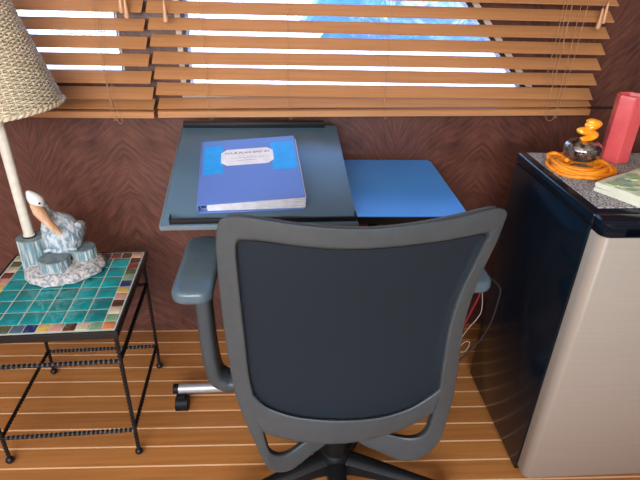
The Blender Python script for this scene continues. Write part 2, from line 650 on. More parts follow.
tm = [mat('pale_grout', (0.46, 0.52, 0.44), 0.9)]
tid = {}
for nm, c, c2 in tile_cols:
    tid[nm.split('_')[0]] = len(tm)
    tm.append(mat(nm, c, 0.16, noise=(25, c2 or tuple(x * 0.7 for x in c), 0.4, 0.65), bump=(45, 0.25, 0.002), coat=0.4))
sx = (TX1 - TX0 - 0.012) / 12
sy = (TY1 - TY0 - 0.012) / 12
def tile(cx, cy, wx, wy, key):
    b.mi = tid[key]
    b.box(cx - wx / 2 + .0013, cx + wx / 2 - .0013, cy - wy / 2 + .0013, cy + wy / 2 - .0013, TZ - 0.006, TZ, 0.0012, 2)
    b.mi = 0
X0, Y0t = TX0 + 0.006, TY0 + 0.006
right = ['orange', 'green', 'cream', 'brown', 'pink', 'yellow', 'navy', 'green', 'olive', 'red', 'brown', 'peach']  # front to back
front = ['orange', 'green', 'cream', 'brown', 'pink', 'yellow', 'navy', 'slate', 'olive', 'pink', 'cream', 'yellow']  # right to left
back = ['peach', 'brown', 'red', 'brown', 'olive', 'green', 'peach', 'red', 'brown', 'cream', 'olive', 'cream']
left = ['cream', 'green', 'red', 'yellow', 'navy', 'peach', 'yellow', 'pink', 'red', 'cream', 'olive', 'cream']
for i in range(12):
    tile(X0 + (11.5) * sx, Y0t + (i + .5) * sy, sx, sy, right[i])
    tile(X0 + .5 * sx, Y0t + (i + .5) * sy, sx, sy, left[i])
    if 0 < i < 11:
        tile(X0 + (11.5 - i) * sx, Y0t + .5 * sy, sx, sy, front[i])
        tile(X0 + (11.5 - i) * sx, Y0t + 11.5 * sy, sx, sy, back[i])
for i in range(6):
    for j in range(6):
        tile(X0 + sx + (i + .5) * sx * 10 / 6, Y0t + sy + (j + .5) * sy * 10 / 6, sx * 10 / 6 - .0012, sy * 10 / 6 - .0012, 'turquoise' if (i * 5 + j * 3) % 7 not in (0, 4) else 'teal')
b.build('tiled_top', tm, tb, label='glazed turquoise tiles with a multicoloured border')
b = MB()
fw = 0.004
b.box(TX0 - fw, TX1 + fw, TY0 - fw, TY0, TZ - 0.024, TZ - 0.001, 0.001)
b.box(TX0 - fw, TX1 + fw, TY1, TY1 + fw, TZ - 0.024, TZ - 0.001, 0.001)
b.box(TX0 - fw, TX0, TY0, TY1, TZ - 0.024, TZ - 0.001, 0.001)
b.box(TX1, TX1 + fw, TY0, TY1, TZ - 0.024, TZ - 0.001, 0.001)
b.box(TX0, TX1, TY0, TY1, TZ - 0.016, TZ - 0.012)
b.build('top_frame', M_iron, tb)
tb.rotation_euler = (0, 0, math.radians(2.4))
LX0, LX1, LY0, LY1 = -0.795, -0.434, -0.590, -0.224
def bar(p, q, name):
    p, q = Vector(p), Vector(q)
    k = max(2, int((q - p).length / 0.005))
    s = MB()
    s.tube([p.lerp(q, i / k) for i in range(k + 1)], 0.0064, sq=True, twist=0.62)
    return s
for x, y in ((LX0, LY0), (LX1, LY0), (LX0, LY1), (LX1, LY1)):
    s = bar((x, y, 0.018), (x, y, TZ - 0.016), 'leg')
    lg = s.build('leg', M_iron, tb, angle=60)
    f = MB()
    f.ellipsoid((x, y, 0.0115), (0.0115, 0.0115, 0.0115), 16, 10)
    f.build('foot', M_iron, tb, parent=lg)
for z in (0.100, 0.357):
    for p, q in (((LX0, LY0), (LX1, LY0)), ((LX0, LY1), (LX1, LY1)), ((LX0, LY0), (LX0, LY1)), ((LX1, LY0), (LX1, LY1))):
        bar((*p, z), (*q, z), 'stretcher').build('stretcher', M_iron, tb, angle=60)

tb.location.x -= 0.006

# ------------------------------------------------------------ pelican lamp
LPX, LPY = -0.738, -0.282
lamp = thing('table_lamp', 'table lamp with a pelican and pilings base, cream pole and wicker shade', 'lamp', (-0.66, -0.29, TZ))
M_stone = mat('painted_shell_rock', (0.58, 0.52, 0.48), 0.7, noise=(110, (0.24, 0.29, 0.31), 0.46, 0.58), bump=(90, 1.0, 0.006))
M_pile = mat('weathered_blue_piling', (0.16, 0.27, 0.30), 0.6, noise=(10, (0.48, 0.52, 0.50), 0.46, 0.60), stretch=(18, 18, 1.5), bump=(14, 1.0, 0.004))
M_ptop = mat('grey_piling_top', (0.19, 0.23, 0.24), 0.6, noise=(50, (0.12, 0.15, 0.16), 0.4, 0.6))
M_pel = mat('pale_blue_grey_feathers', (0.56, 0.60, 0.61), 0.6, noise=(60, (0.22, 0.31, 0.36), 0.44, 0.60), bump=(70, 1.0, 0.006), stretch=(1.6, 1.6, .8))
M_head = mat('white_feathers', (0.78, 0.76, 0.72), 0.5)
M_bill = mat('tan_orange_bill', (0.56, 0.28, 0.13), 0.45, noise=(60, (0.66, 0.42, 0.26), 0.4, 0.65), stretch=(1, 1, .3))
M_eye = mat('black_eye', (0.01, 0.01, 0.01), 0.2)
b = MB()
rings = []
for r, z in ((0.90, 0.0), (1.0, 0.006), (0.99, 0.014), (0.93, 0.022), (0.80, 0.029), (0.5, 0.032), (0.1, 0.033)):
    ring = []
    for j in range(72):
        a = 2 * PI * j / 72
        k = 1 + 0.03 * math.sin(3 * a + 1) + 0.018 * math.sin(17 * a) * (r > .5) + 0.012 * math.sin(29 * a + 2)
        ring.append(Vector((-0.652 + 0.112 * r * k * math.cos(a), -0.296 + 0.104 * r * k * math.sin(a), TZ + 0.0005 + z + 0.0015 * math.sin(9 * a + r * 20))))
    rings.append(ring)
b.loft(rings)
b.build('rock_base', M_stone, lamp, angle=60)
def piling(cx, cy, r, zt, nm='piling'):
    s = MB()
    rings = []
    z0 = TZ + 0.012
    for k in range(9):
        t = k / 8
        z = z0 + (zt - z0) * t
        ring = []
        for j in range(60):
            a = 2 * PI * j / 60
            q = 1 + 0.03 * math.sin(11 * a + cx * 40) + 0.022 * math.sin(19 * a + 1 + t) + 0.05 * (1 - t)
            ring.append(Vector((cx + r * q * math.cos(a), cy + r * q * math.sin(a), z)))
        rings.append(ring)
    s.loft(rings)
    p = s.build(nm, M_pile, lamp, angle=50)
    t = MB()
    t.lathe([(r * 0.98, -0.001), (r * 0.96, 0.002), (r * 0.7, 0.003), (r * .3, 0.0022), (0.001, 0.002)], (cx, cy, zt), 40)
    t.build('piling_top', M_ptop, lamp, parent=p)
piling(-0.736, -0.284, 0.037, 0.572)
piling(-0.660, -0.332, 0.040, 0.529)
piling(-0.598, -0.272, 0.034, 0.531)
# starfish / rope between the pilings
b = MB()
b.tube(catmull([(-0.690, -0.315, 0.540), (-0.668, -0.318, 0.548), (-0.650, -0.315, 0.541), (-0.630, -0.312, 0.546), (-0.605, -0.300, 0.541)], 6), 0.0055, 8)
b.build('claw_feet', M_pel, lamp)
# pelican: one continuous body with neck and head
pb = MB()
spine = [(-0.652, -0.240, 0.498, .018), (-0.652, -0.255, 0.518, .040), (-0.652, -0.262, 0.545, .053), (-0.652, -0.264, 0.575, .055), (-0.654, -0.264, 0.600, .047),
         (-0.660, -0.268, 0.618, .031), (-0.667, -0.276, 0.634, .019), (-0.674, -0.284, 0.652, .0155), (-0.680, -0.290, 0.672, .0165), (-0.686, -0.294, 0.690, .0170), (-0.692, -0.295, 0.704, .012), (-0.697, -0.295, 0.713, .004)]
sc = catmull([s[:3] for s in spine], 4)
rr = [v.x for v in catmull([(s[3], 0, 0) for s in spine], 4)]
pb.tube(sc, rr, 28)
pel = pb.build('pelican', M_pel, lamp, angle=80, label='pale blue-grey pelican resting its bill on its chest')
for sgn in (-1, 1):
    s = MB()
    c = Vector((-0.652 + sgn * 0.037, -0.254, 0.572))
    mt = Matrix.Rotation(sgn * 0.35, 3, 'Y') @ Matrix.Rotation(-sgn * 0.2, 3, 'Z')
    s.ellipsoid(c, (0.020, 0.040, 0.038), 24, 16, mt, lambda v: 1 + 0.05 * math.sin(16 * v.z + 6 * v.y))
    s.build('wing', M_pel, lamp, parent=pel)
s = MB()
s.tube(catmull([(-0.704, -0.298, 0.722), (-0.694, -0.301, 0.710), (-0.684, -0.302, 0.697), (-0.675, -0.300, 0.684), (-0.669, -0.297, 0.676)], 4), [.003, .006, .009, .012, .0145, .016, .0175, .0185, .019, .019, .0185, .017, .0155, .013, .010, .007, .004], 20)
s.build('crown', M_head, lamp, parent=pel, label='white crown')
s = MB()
bp_ = catmull([(-0.690, -0.311, 0.692), (-0.677, -0.319, 0.676), (-0.661, -0.327, 0.655), (-0.645, -0.332, 0.634), (-0.631, -0.334, 0.616), (-0.623, -0.333, 0.606)], 4)
nb = len(bp_) - 1
s.tube(bp_, [(.009 + .009 * min(1, t * 4)) * (1 - .72 * max(0, t - .25) / .75) for t in [k / nb for k in range(nb + 1)]], 18, flat=0.6)
bl = s.build('bill', M_bill, lamp, parent=pel, label='long tan bill')
for ex, ey, ez in ((-0.7000, -0.309, 0.693), (-0.6700, -0.315, 0.693)):
    s = MB()
    s.ellipsoid((ex, ey, ez), (0.0034, 0.0034, 0.0034), 12, 8)
    s.build('eye', M_eye, lamp, parent=pel)
# pole
M_pole = mat('ivory_pole', (0.74, 0.68, 0.56), 0.35)
b = MB()
b.lathe([(0.0165, 0.0), (0.0165, 0.004), (0.0135, 0.006), (0.0135, 0.62), (0.004, 0.625)], (LPX, LPY, 0.574), 28)
b.build('pole', M_pole, lamp)
b = MB()
b.lathe([(0.0185, 0.0), (0.0185, 0.0035), (0.0165, 0.0045)], (LPX, LPY, 0.5735), 28)
b.build('pole_collar', M_blackpl, lamp)
# wicker shade (sits a little askew, right side up)
TS = Matrix.Translation((LPX, LPY, 1.10)) @ Matrix.Rotation(math.radians(-7), 4, 'Y') @ Matrix.Translation((-LPX, -LPY, -1.10))
M_wick = mat('pale_wicker', (0.60, 0.51, 0.36), 0.6, noise=(60, (0.46, 0.38, 0.25), 0.40, 0.7), bump=(300, 0.4, 0.001))
ZB, ZT, RB, RT = 0.943, 1.262, 0.146, 0.087
b = MB()
NS = 56
rows = 72
for k in range(rows):
    t = (k + 0.5) / rows
    z = ZB + (ZT - ZB) * t
    r = RB + (RT - RB) * t
    pts = []
    seg = NS * 3
    ph = random.random() * 0.3
    for j in range(seg):
        a = 2 * PI * j / seg
        rad = r + 0.0024 * math.cos(NS / 2 * a + (PI if k % 2 else 0)) + 0.0005 * math.sin(5 * a + k)
        pts.append((LPX + rad * math.cos(a), LPY + rad * math.sin(a), z + 0.0008 * math.sin(7 * a + k * 1.7)))
    b.tube(pts, 0.0022, 5, closed=True)
for j in range(NS):
    a = 2 * PI * (j + .5) / NS
    c, s_ = math.cos(a), math.sin(a)
    b.tube([(LPX + RB * c, LPY + RB * s_, ZB), (LPX + RT * c, LPY + RT * s_, ZT)], 0.0022, 5)
for v_ in b.bm.verts:
    v_.co = TS @ v_.co
sh = b.build('lamp_shade', M_wick, lamp, angle=80, label='woven wicker shade')
for z, r, q in ((ZB - 0.001, RB + 0.001, 0.0065), (ZT, RT + .001, 0.0060)):
    b = MB()
    n_ = 240
    for ph in (0, PI):
        b.tube([(LPX + (r + q * .5 * math.cos(60 * PI * j / n_ + ph)) * math.cos(2 * PI * j / n_), LPY + (r + q * .5 * math.cos(60 * PI * j / n_ + ph)) * math.sin(2 * PI * j / n_), z + q * .4 * math.sin(60 * PI * j / n_ + ph)) for j in range(n_)], q * .62, 6, closed=True)
    for v_ in b.bm.verts:
        v_.co = TS @ v_.co
    b.build('shade_rim', M_wick, lamp, parent=sh)
b = MB()
rings = [[Vector((LPX + r * math.cos(2 * PI * j / 64), LPY + r * math.sin(2 * PI * j / 64), z)) for j in range(64)] for r, z in ((RB - .006, ZB), (RT - .006, ZT), (RT - .007, ZT), (RB - .007, ZB))]
b.loft(rings, closed=True)
for v_ in b.bm.verts:
    v_.co = TS @ v_.co
b.build('shade_lining', mat('straw_lining', (0.50, 0.42, 0.28), 0.8), lamp, parent=sh)
b = MB()
for k in range(3):
    a = 2 * PI * k / 3
    b.tube([(LPX, LPY, 1.19), (LPX + RT * math.cos(a), LPY + RT * math.sin(a), ZT - 0.01)], 0.0015, 6)
for v_ in b.bm.verts:
    v_.co = TS @ v_.co
b.build('shade_carrier', M_steel, lamp)

# ------------------------------------------------------------ laptop desk
desk = thing('laptop_desk', 'small caster desk with a blue flat wing and tilted slate-grey board', 'desk', (0.1, -0.3, 0))
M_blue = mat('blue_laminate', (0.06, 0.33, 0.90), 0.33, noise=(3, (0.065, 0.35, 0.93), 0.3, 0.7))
M_slate = mat('slate_grey_laminate', (0.085, 0.150, 0.205), 0.34, noise=(3, (0.09, 0.16, 0.22), 0.3, 0.7))
M_edge = mat('black_edge_band', (0.010, 0.012, 0.014), 0.35)
b = MB()
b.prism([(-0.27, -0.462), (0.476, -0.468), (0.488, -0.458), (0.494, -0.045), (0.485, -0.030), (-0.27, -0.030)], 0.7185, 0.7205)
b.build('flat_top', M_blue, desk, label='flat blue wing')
b = MB()
b.prism([(-0.272, -0.464), (0.477, -0.470), (0.489, -0.459), (0.495, -0.044), (0.486, -0.028), (-0.272, -0.028)], 0.700, 0.7184)
b.build('edge_band', M_edge, desk)
# tilted board
A = math.atan2(0.112, 0.478)
T = Matrix.Translation((-0.057, -0.546, 0.740)) @ Matrix.Rotation(math.radians(1.7), 4, 'Z') @ Matrix.Rotation(A, 4, 'X')
b = MB()
b.box(-0.232, 0.239, 0.0, 0.480, -0.011, 0.0, 0.003, 2, T)
bd = b.build('tilting_board', M_slate, desk, label='tilted slate-grey board')
b = MB()
b.box(-0.2335, 0.2405, -0.003, 0.0, -0.012, 0.0005, 0.001, 1, T)
b.box(-0.2355, -0.232, 0.0, 0.480, -0.011, 0.0, 0.001, 1, T)
b.build('board_edge', mat('grey_edge', (0.16, 0.20, 0.22), 0.35), desk, parent=bd, label='pale grey edge')
b = MB()
b.box(-0.212, 0.236, 0.004, 0.012, -0.0005, 0.014, 0.002, 2, T)
b.box(-0.212, -0.208, 0.004, 0.026, -0.0005, 0.017, 0.001, 2, T)
b.box(0.232, 0.236, 0.004, 0.026, -0.0005, 0.017, 0.001, 2, T)
b.build('front_lip', M_edge, desk, parent=bd, label='black front lip')
b = MB()
b.box(-0.230, 0.200, 0.462, 0.482, -0.001, 0.016, 0.003, 2, T)
b.build('rear_bar', M_edge, desk, parent=bd, label='black rear bar')
b = MB()
b.box(-0.20, 0.10, -0.14, -0.11, 0.7205, 0.790, 0.003)
b.build('tilt_support', M_blackpl, desk)
b = MB()
b.tube([(-0.340, -0.402, 0.078), (0.360, -0.395, 0.078)], 0.0155, 20)
f = b.build('foot_tube', M_steel, desk, label='silver foot tube')
for q0, q1 in (((-0.357, -0.402, 0.078), (-0.340, -0.402, 0.078)), ((0.360, -0.395, 0.078), (0.376, -0.395, 0.078))):
    b = MB()
    b.tube([q0, q1], 0.0165, 20)
    b.build('end_cap', M_blackpl, desk, parent=f, label='black end cap')
b = MB()
b.tube([(0.30, -0.395, 0.078), (0.30, -0.10, 0.078)], 0.0155, 20)
b.build('foot_tube', M_steel, desk)
for x in (0.30,):
    b = MB()
    b.tube([(x, -0.12, 0.075), (x, -0.12, 0.700)], 0.018, 20)
    b.build('column', M_blackpl, desk)
for x, y in ((-0.333, -0.412), (0.345, -0.405), (0.30, -0.115)):
    b = MB()
    b.tube([(x - .019, y, .026), (x + .019, y, .026)], 0.0255, 24)
    w_ = b.build('caster', M_blackpl, desk)
    s = MB()
    s.box(x - .014, x + .014, y - .014, y + .016, .044, .066, .004)
    s.build('caster_fork', M_blackpl, desk, parent=w_)

# ------------------------------------------------------------ binder
bn = thing('ring_binder', 'blue ring binder with a white paper label lying on the tilted board', 'binder', (-0.09, -0.4, 0.79))
M_bind = mat('blue_vinyl', (0.105, 0.185, 0.50), 0.36, noise=(4, (0.115, 0.20, 0.53), 0.3, 0.7))
M_cyan = mat('cyan_paper', (0.012, 0.33, 0.80), 0.35)
M_paper = mat('white_paper', (0.80, 0.78, 0.80), 0.7)
M_ink = mat('grey_ink', (0.10, 0.10, 0.16), 0.8)
TB = Matrix.Translation((-0.204, -0.5120, 0.7520)) @ Matrix.Rotation(math.radians(4.4), 4, 'Z') @ Matrix.Rotation(A, 4, 'X')
BW, BH = 0.258, 0.292
# back cover
b = MB()
b.box(0, BW, 0, BH, 0.0005, 0.0030, 0.0008, 1, TB)
b.build('back_cover', M_bind, bn)
# front cover rises to the open side
tilt = math.atan2(0.016, BW)
TC = TB @ Matrix.Translation((0, 0, 0.026)) @ Matrix.Rotation(-tilt, 4, 'Y')
b = MB()
b.box(0, BW, 0, BH, -0.0028, 0.0, 0.001, 1, TC)
fc = b.build('front_cover', M_bind, bn)
b = MB()
b.box(-0.0028, 0.0, 0, BH, 0.0005, 0.026, 0.0008, 1, TB)
b.build('spine', M_bind, bn)
b = MB()
for i in range(9):
    t0 = 0.0035 + i * 0.00245
    sag = 0.015 * i / 9
    q = 0.0015 * math.sin(i * 2.1)
    pts = [(0.020, t0), (BW * .5, t0 + sag * .45), (BW + 0.002 + q, t0 + sag)]
    rings = []
    for x, z in pts:
        rings.append([TB @ Vector((x, y, z + dz)) for y, dz in ((0.006 + q, 0), (BH - 0.008 + q, 0), (BH - 0.008 + q, 0.0023), (0.006 + q, 0.0023))])
    b.loft(rings)
b.build('pages', M_paper, bn)
b = MB()
b.box(0.001, 0.014, 0.06, BH - 0.06, 0.003, 0.005, 0, 1, TB)
for y in (0.012, BH / 2, BH - 0.08):
    b.tube([TB @ Vector((0.0125 + 0.0085 * math.cos(2 * PI * k / 20), y, 0.0140 + 0.0085 * math.sin(2 * PI * k / 20))) for k in range(20)], 0.0014, 6, closed=True)
b.build('ring_mechanism', M_steel, bn)
b = MB()
for px0, px1, pl in ((0.008, 0.058, 'bright cyan paper on the left'), (0.188, 0.252, 'bright cyan paper on the right')):
    b = MB()
    b.prism([(px0, 0.126), (px1, 0.126), (px1, 0.262), (px0, 0.262)], 0.0001, 0.0006)
    for v in b.bm.verts:
        v.co = TC @ v.co
    b.build('paper_patch', M_cyan, bn, parent=fc, label=pl)
def lab_poly(x0, x1, y0, y1, c):
    return [(x0 + c, y0), (x1 - c, y0), (x1, y0 + c), (x1, y1 - c), (x1 - c, y1), (x0 + c, y1), (x0, y1 - c), (x0, y0 + c)]
b = MB()
b.prism(lab_poly(0.053, 0.193, 0.160, 0.238, 0.016), 0.0006, 0.0011)
for v in b.bm.verts:
    v.co = TC @ v.co
lb = b.build('label', M_paper, bn, parent=fc, label='white octagonal paper label')
def text(s, size, x, y, z, T_, root, parent, m_, align='CENTER', bold=0.0):
    cu = bpy.data.curves.new('txt', 'FONT')
    cu.body = s
    cu.size = size
    cu.align_x = align
    cu.extrude = 0.0001
    cu.offset = bold
    o = bpy.data.objects.new('tmp_text', cu)
    C.objects.link(o)
    bpy.context.view_layer.update()
    dg = bpy.context.evaluated_depsgraph_get()
    me = bpy.data.meshes.new_from_object(o.evaluated_get(dg))
    bpy.data.objects.remove(o)
    me.transform(T_ @ Matrix.Translation((x, y, z)))
    me.transform(Matrix.Translation(-root.location))
    me.materials.clear()
    me.materials.append(m_)
    r = bpy.data.objects.new('lettering', me)
    C.objects.link(r)
    r.parent = parent
    return r
lt = text('YOUR PLAN AND BY', 0.0132, 0.123, 0.214, 0.0012, TC, bn, fc, M_ink, bold=0.0001)
# two rows of small handwriting, too faint to read in the photo
b = MB()
for y, x0, x1 in ((0.194, 0.078, 0.168), (0.181, 0.095, 0.150)):
    k = int((x1 - x0) / 0.0012)
    seg_ = []
    for i in range(k):
        x = x0 + i * 0.0012
        if i % 9 == 7:
            if len(seg_) > 1:
                b.tube(seg_, 0.0004, 4)
            seg_ = []
            continue
        seg_.append(TC @ Vector((x, y + 0.0024 * (random.random() - .5), 0.0014)))
    if len(seg_) > 1:
        b.tube(seg_, 0.0004, 4)
b.build('handwriting', M_ink, bn, parent=fc)

# ------------------------------------------------------------ office chair
chair = thing('office_chair', 'grey office chair with a dark mesh back seen from behind', 'office chair', (0.130, -0.700, 0))
top_o = [(-0.1059, -0.9116, 0.9204), (-0.1016, -0.9146, 0.9325), (-0.0898, -0.9185, 0.9404), (-0.0676, -0.9228, 0.9432), (-0.0366, -0.9262, 0.9395), (0.0258, -0.9297, 0.9303), (0.0894, -0.9301, 0.9239), (0.1543, -0.927, 0.9218), (0.2206, -0.9202, 0.926), (0.2891, -0.9093, 0.9338), (0.3422, -0.898, 0.9419), (0.3655, -0.8913, 0.9414), (0.3813, -0.8838, 0.9295), (0.3824, -0.8807, 0.9128)]
top_i = [(-0.0778, -0.9104, 0.8829), (-0.0757, -0.9121, 0.8913), (-0.0705, -0.9137, 0.8958), (-0.0591, -0.9156, 0.8967), (-0.0333, -0.9189, 0.8964), (0.0264, -0.9228, 0.8887), (0.0919, -0.9232, 0.8826), (0.1588, -0.92, 0.8819), (0.2275, -0.9123, 0.8846), (0.2904, -0.9011, 0.8874), (0.3371, -0.8903, 0.891), (0.3526, -0.8861, 0.8916), (0.3577, -0.8839, 0.8875), (0.3575, -0.8829, 0.881)]
right_o = [(0.3788, -0.8737, 0.8638), (0.3678, -0.8662, 0.7986), (0.3618, -0.8571, 0.7294), (0.363, -0.8458, 0.6477), (0.3725, -0.8370, 0.5368), (0.3770, -0.8320, 0.4395), (0.372, -0.8318, 0.3700)]
right_i = [(0.3544, -0.8821, 0.8707), (0.343, -0.8758, 0.8135), (0.3321, -0.8677, 0.7466), (0.3283, -0.8575, 0.6628), (0.3330, -0.850, 0.555), (0.3368, -0.8450, 0.4894), (0.3319, -0.8432, 0.3903)]
left_o = [(-0.1117, -0.9057, 0.8919), (-0.1141, -0.8945, 0.8275), (-0.1149, -0.8826, 0.757), (-0.1136, -0.8689, 0.6545), (-0.1072, -0.8601, 0.5437), (-0.0951, -0.8602, 0.4588), (-0.0769, -0.8634, 0.3796)]
left_i = [(-0.0789, -0.9074, 0.8661), (-0.0785, -0.8998, 0.8203), (-0.0775, -0.8882, 0.7492), (-0.0749, -0.8767, 0.6597), (-0.0717, -0.8673, 0.5627), (-0.0656, -0.8657, 0.5118), (-0.0582, -0.8662, 0.419)]
bar_t = [(-0.0676, -0.8657, 0.5118), (-0.0479, -0.8677, 0.4819), (-0.0212, -0.8709, 0.4639), (0.0314, -0.875, 0.4453), (0.1171, -0.8755, 0.4329), (0.2052, -0.868, 0.4297), (0.2724, -0.8569, 0.442), (0.3163, -0.8471, 0.466), (0.3388, -0.8450, 0.4894)]
bar_b = [(-0.0604, -0.8659, 0.4187), (-0.0439, -0.8682, 0.3929), (-0.0181, -0.8712, 0.3826), (0.032, -0.875, 0.3703), (0.0981, -0.876, 0.3601), (0.1675, -0.8722, 0.3615), (0.2447, -0.8621, 0.3744), (0.2974, -0.8516, 0.3917), (0.3306, -0.8450, 0.4134)]
loopL_o = [(-0.059, -0.86, 0.323), (-0.05, -0.858, 0.29), (-0.037, -0.856, 0.258), (-0.014, -0.85, 0.239), (0.012, -0.845, 0.238), (0.036, -0.838, 0.252), (0.066, -0.825, 0.27), (0.097, -0.81, 0.282), (0.125, -0.78, 0.3)]
loopL_i = [(-0.047, -0.86, 0.384), (-0.042, -0.858, 0.35), (-0.036, -0.856, 0.322), (-0.024, -0.85, 0.302), (-0.008, -0.845, 0.293), (0.01, -0.838, 0.293), (0.038, -0.825, 0.305), (0.07, -0.81, 0.32), (0.108, -0.78, 0.345)]
loopR_o = [(0.37, -0.83, 0.318), (0.362, -0.828, 0.285), (0.345, -0.826, 0.252), (0.322, -0.823, 0.231), (0.296, -0.82, 0.222), (0.266, -0.815, 0.228), (0.225, -0.81, 0.249), (0.18, -0.8, 0.27), (0.145, -0.775, 0.3)]
loopR_i = [(0.336, -0.83, 0.368), (0.334, -0.828, 0.345), (0.328, -0.826, 0.326), (0.318, -0.823, 0.312), (0.302, -0.82, 0.304), (0.28, -0.815, 0.302), (0.245, -0.81, 0.31), (0.203, -0.8, 0.322), (0.162, -0.775, 0.345)]
def ribbon(mb, O, I, depth, k=5, dvec=(0, 1, -0.62)):
    O, I = catmull(O, k), catmull(I, k)
    dv = Vector(dvec)
    rings = []
    for o_, i_ in zip(O, I):
        ring = []
        for s, t in ((0, .50), (0.01, .14), (.06, .02), (.12, 0), (.86, 0), (.93, .02), (.985, .12), (1, .45), (1, .95), (.9, 1.0), (.1, 1.0), (0, .95)):
            ring.append(o_.lerp(i_, s) + dv * depth * t)
        rings.append(ring)
    mb.loft(rings)
b = MB()
ribbon(b, loopL_o[::-1] + left_o[:-1][::-1] + top_o + right_o[:-1] + loopR_o, loopL_i[::-1] + left_i[:-1][::-1] + top_i + right_i[:-1] + loopR_i, 0.024)
b.build('back_frame', M_grey, chair, angle=60)
b = MB()
ribbon(b, bar_b, bar_t, 0.022)
b.build('lumbar_bar', M_grey, chair, angle=60)
# mesh backrest
N, Mv = 28, 30
Bc, Tc = resample(catmull(bar_t, 4), N + 1), resample(catmull([left_i[0]] + top_i + [right_i[0]], 4), N + 1)
Lc = resample(catmull([bar_t[0]] + left_i[:6][::-1], 4), Mv + 1)
Rc = resample(catmull([bar_t[-1]] + right_i[:6][::-1], 4), Mv + 1)
Tc[0], Tc[-1] = Lc[-1], Rc[-1]
Bc[0], Bc[-1] = Lc[0], Rc[0]
b = MB()
G = []
for iv in range(Mv + 1):
    v = iv / Mv
    row = []
    for iu in range(N + 1):
        u = iu / N
        p = Bc[iu] * (1 - v) + Tc[iu] * v + Lc[iv] * (1 - u) + Rc[iv] * u
        p -= Bc[0] * (1 - u) * (1 - v) + Bc[-1] * u * (1 - v) + Tc[0] * (1 - u) * v + Tc[-1] * u * v
        ex = min(u, 1 - u, v, 1 - v)
        row.append(p + Vector((0, 0.014 + 0.018 * (1 - (2 * u - 1) ** 2) * math.sin(PI * v), -0.010 - 0.008 * (1 - v))))
    G.append(row)
V1 = [[b.bm.verts.new(p) for p in row] for row in G]
V2 = [[b.bm.verts.new(p + Vector((0, 0.003, 0))) for p in row] for row in G]
for a in range(Mv):
    for c in range(N):
        b.face((V1[a][c], V1[a][c + 1], V1[a + 1][c + 1], V1[a + 1][c]))
        b.face((V2[a][c], V2[a + 1][c], V2[a + 1][c + 1], V2[a][c + 1]))
for a in range(Mv):
    b.face((V1[a][0], V1[a + 1][0], V2[a + 1][0], V2[a][0]))
    b.face((V1[a][N], V2[a][N], V2[a + 1][N], V1[a + 1][N]))
for c in range(N):
    b.face((V1[0][c], V2[0][c], V2[0][c + 1], V1[0][c + 1]))
    b.face((V1[Mv][c], V1[Mv][c + 1], V2[Mv][c + 1], V2[Mv][c]))
M_mesh = weave_material('dark_mesh_fabric', (0.005, 0.008, 0.012), (0.014, 0.022, 0.031), 2300, 0.75)
b.build('mesh_back', M_mesh, chair, angle=70, label='dark blue-grey woven mesh')
# upholstered front of the back's rim, peeking over the top edge
b = MB()
tp = [Vector(p) + Vector((0, 0.026, -0.0140)) for p in catmull(top_o[2:12], 5)]
b.tube(tp, 0.0050, 10)
b.build('mesh_binding', weave_material('rim_fabric', (0.02, 0.022, 0.026), (0.12, 0.13, 0.14), 1600, 0.7), chair, label='woven edge of the mesh')
# seat
b = MB()
rings = []
for z, k in ((0.415, .90), (0.425, .97), (0.455, 1.0), (0.478, .98), (0.488, .90), (0.492, .6)):
    ring = []
    for j in range(48):
        a = 2 * PI * j / 48
        c, s_ = math.cos(a), math.sin(a)
        ring.append(Vector((0.135 + 0.205 * k * math.copysign(abs(c) ** .45, c), -0.585 + 0.225 * k * math.copysign(abs(s_) ** .45, s_), z)))
    rings.append(ring)
b.loft(rings)
b.build('seat', mat('black_seat_fabric', (0.02, 0.021, 0.024), 0.85, bump=(400, .4, .001)), chair, angle=60)
b = MB()
b.box(0.045, 0.225, -0.80, -0.52, 0.345, 0.414, 0.015, 3)
b.build('tilt_mechanism', M_blackpl, chair)
b = MB()
b.tube([(0.135, -0.705, 0.11), (0.135, -0.705, 0.35)], 0.024, 24)
b.tube([(0.135, -0.705, 0.11), (0.135, -0.705, 0.20)], 0.031, 24)
b.build('gas_lift', M_blackpl, chair)
# armrests
def armrest(px0, px1, py0, py1, post, nm):
    s = MB()
    r_ = 0.030
    pts = []
    for cx, cy, a0 in ((px1 - r_, py1 - r_, 0), (px0 + r_, py1 - r_, 90), (px0 + r_, py0 + r_, 180), (px1 - r_, py0 + r_, 270)):
        for k in range(7):
            a = math.radians(a0 + 15 * k)
            pts.append((cx + r_ * math.cos(a), cy + r_ * math.sin(a)))
    cx, cy = (px0 + px1) / 2, (py0 + py1) / 2
    rings = []
    for z, q in ((0.634, .004), (0.637, .0012), (0.643, 0), (0.654, 0), (0.660, .0015), (0.6635, .006), (0.6645, .014)):
        rings.append([Vector((x - math.copysign(min(q, abs(x - cx)), x - cx), y - math.copysign(min(q, abs(y - cy)), y - cy), z)) for x, y in pts])
    s.loft(rings)
    p = s.build('armrest', mat('arm_pad_painted_sheen', (0.085, 0.125, 0.145), 0.33), chair, angle=50)  # lighter blue-grey than the frame: window reflection painted into the pad colour
    s = MB()
    P = catmull(post, 6)
    rings = []
    for i, q in enumerate(P):
        t = (P[min(i + 1, len(P) - 1)] - P[max(i - 1, 0)]).normalized()
        u = Vector((0, 1, 0))
        v = t.cross(u).normalized()
        rings.append([q + u * a * 0.034 + v * c * 0.017 for a, c in ((-1, -.6), (-.85, -1), (.85, -1), (1, -.6), (1, .6), (.85, 1), (-.85, 1), (-1, .6))])
    s.loft(rings)
    s.build('arm_post', M_grey, chair, parent=p, angle=60)
